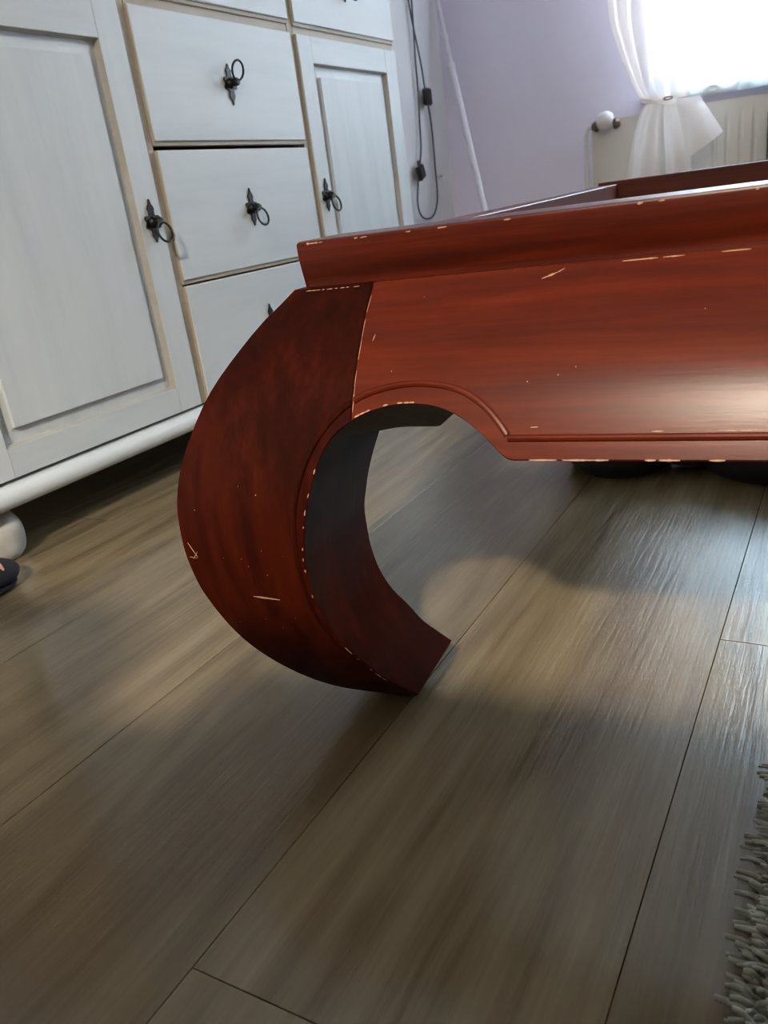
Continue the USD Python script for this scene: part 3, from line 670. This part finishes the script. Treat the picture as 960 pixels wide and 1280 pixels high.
sole = m3.Manifold.batch_hull([ell((0, .080, .007), (.043, .047, .007)), ell((0, -.10, .008), (.036, .04, .008)), ell((.004, .02, .008), (.045, .05, .008))]).trim_by_plane((0, 0, 1), .001)
obj('sole', sole, M['navy'], sl, smooth=50)
up = m3.Manifold.batch_hull([ell((0, .088, .022), (.045, .047, .020)), ell((0, .02, .045), (.044, .035, .026))]) - m3.Manifold.batch_hull([ell((0, .085, .022), (.038, .038, .014)), ell((0, -.03, .048), (.038, .06, .026))])
up = up.trim_by_plane((0, 0, 1), .006)
obj('upper', up, M['navy'], sl, smooth=50)
lin = tube(np.c_[.037 * np.cos(np.linspace(0, np.pi, 24)), .090 + .006 * np.sin(np.linspace(0, np.pi, 24)), .024 + .0235 * np.sin(np.linspace(0, np.pi, 24))], .0045, 8)
obj('trim', lin, M['pink'], sl, smooth=60)

# shaggy rug whose fringe shows at the lower right
rug = thing('rug', 'grey shaggy wool rug at the lower right edge of the floor', 'rug')
RX0, RX1, RY0, RY1 = -0.022, 0.9, 0.02, 0.555
obj('backing', bx((RX0, RY0, 0.0006), (RX1, RY1, .007), .001), M['pile'], rug)
prims = []
def tufts(n, x0, x1, y0, y1, hmin, hmax, lean):
    P = []; Wd = []; C = []
    for _ in range(n):
        x, y = rng.uniform(x0, x1), rng.uniform(y0, y1)
        wd = rng.uniform(.0030, .0062); hgt = rng.uniform(hmin, hmax); a = rng.uniform(0, 2 * math.pi); l = rng.uniform(.2, 1.0) * lean
        dx, dy = math.cos(a) * l, math.sin(a) * l
        if x < x0 + .03: dx = -abs(dx) * 0.9 - .006; dy *= .35
        for q in range(4):
            s = q / 3; P.append((x + dx * s ** 1.4, y + dy * s ** 1.4, max(.006 + hgt * math.sin(s * 1.9) , .003))); Wd.append(wd * (1 - .45 * s))
        C.append(4)
    c = UsdGeom.BasisCurves.Define(stage, numbered('/World/rug/pile'))
    c.CreateTypeAttr('linear'); c.CreateCurveVertexCountsAttr(Vt.IntArray(C)); c.CreatePointsAttr(Vt.Vec3fArray([Gf.Vec3f(*map(float, p)) for p in P]))
    c.CreateWidthsAttr(Vt.FloatArray([float(w) for w in Wd])); c.SetWidthsInterpolation('vertex')
    UsdShade.MaterialBindingAPI.Apply(c.GetPrim()).Bind(M['pile']); tag(c, kind='stuff')
tufts(13000, RX0, .22, .10, RY1, .008, .020, .020)
tufts(6000, .2, RX1, .10, RY1, .008, .020, .020)
tufts(4000, RX0, RX1, RY0, .10, .008, .020, .020)

# unseen seat behind the camera, placed to keep lamp light off the near floor
so = thing('sofa', 'unseen brown upholstered seat behind the camera, placed to shade the near floor', 'sofa', tw(0.0, 0.0), TA)
def rb(lo, hi, r=.03):
    lo, hi = np.array(lo, float), np.array(hi, float)
    s = [ell((x, y, z), (r, r, r), 2) for x in (lo[0] + r, hi[0] - r) for y in (lo[1] + r, hi[1] - r) for z in (lo[2] + r, hi[2] - r)]
    return m3.Manifold.batch_hull(s)
obj('arm', rb((0.03, -0.90, .05), (1.55, -0.68, .66), .06), M['sofa'], so)
obj('base', rb((-0.46, -0.90, .05), (0.2, -0.70, .60), .06), M['sofa'], so)
obj('headrest', rb((-0.50, -0.92, .50), (-0.04, -0.68, .72), .08), M['sofa'], so)  # raised block out of view, shades the floor at far left
obj('seat', rb((-0.46, -1.5, .05), (1.55, -0.86, .30)), M['sofa'], so)
obj('seat_cushion', rb((-0.46, -1.5, .30), (1.30, -0.87, .44)), M['sofa'], so)
obj('backrest', rb((1.30, -1.5, .30), (1.55, -0.86, .82)), M['sofa'], so)
for u, v_ in ((-0.36, -.76), (1.48, -.76), (-0.36, -1.42), (1.48, -1.42)):
    c_ = trimesh.creation.cylinder(.02, .056, sections=16); c_.apply_translation((u, v_, .028)); obj('leg', c_, M['black'], so)

# unseen pendant lamp behind the camera; its shade keeps light off walls and cabinet
pend = thing('pendant_lamp', 'unseen dark pendant lamp behind the camera, its shade keeps light off walls and cabinet', 'lamp', (LAMP_POS[0], LAMP_POS[1], 0))
zb_ = LAMP_POS[2]
sh = lathe([(.21, zb_ - .127), (.205, zb_ - .06), (.16, zb_ + .06), (.06, zb_ + .12), (.02, zb_ + .13), (.02, zb_ + .126), (.058, zb_ + .116), (.157, zb_ + .056), (.202, zb_ - .06), (.207, zb_ - .127), (.21, zb_ - .127)], 48)
obj('shade', sh, M['black'], pend)
obj('cord', tube([(0, 0, zb_ + .125), (0, 0, ZC - .02)], .004, 8), M['cable'], pend)
obj('ceiling_rose', lathe([(0, ZC - .03), (.04, ZC - .025), (.05, ZC), (0, ZC)], 24), M['black'], pend)
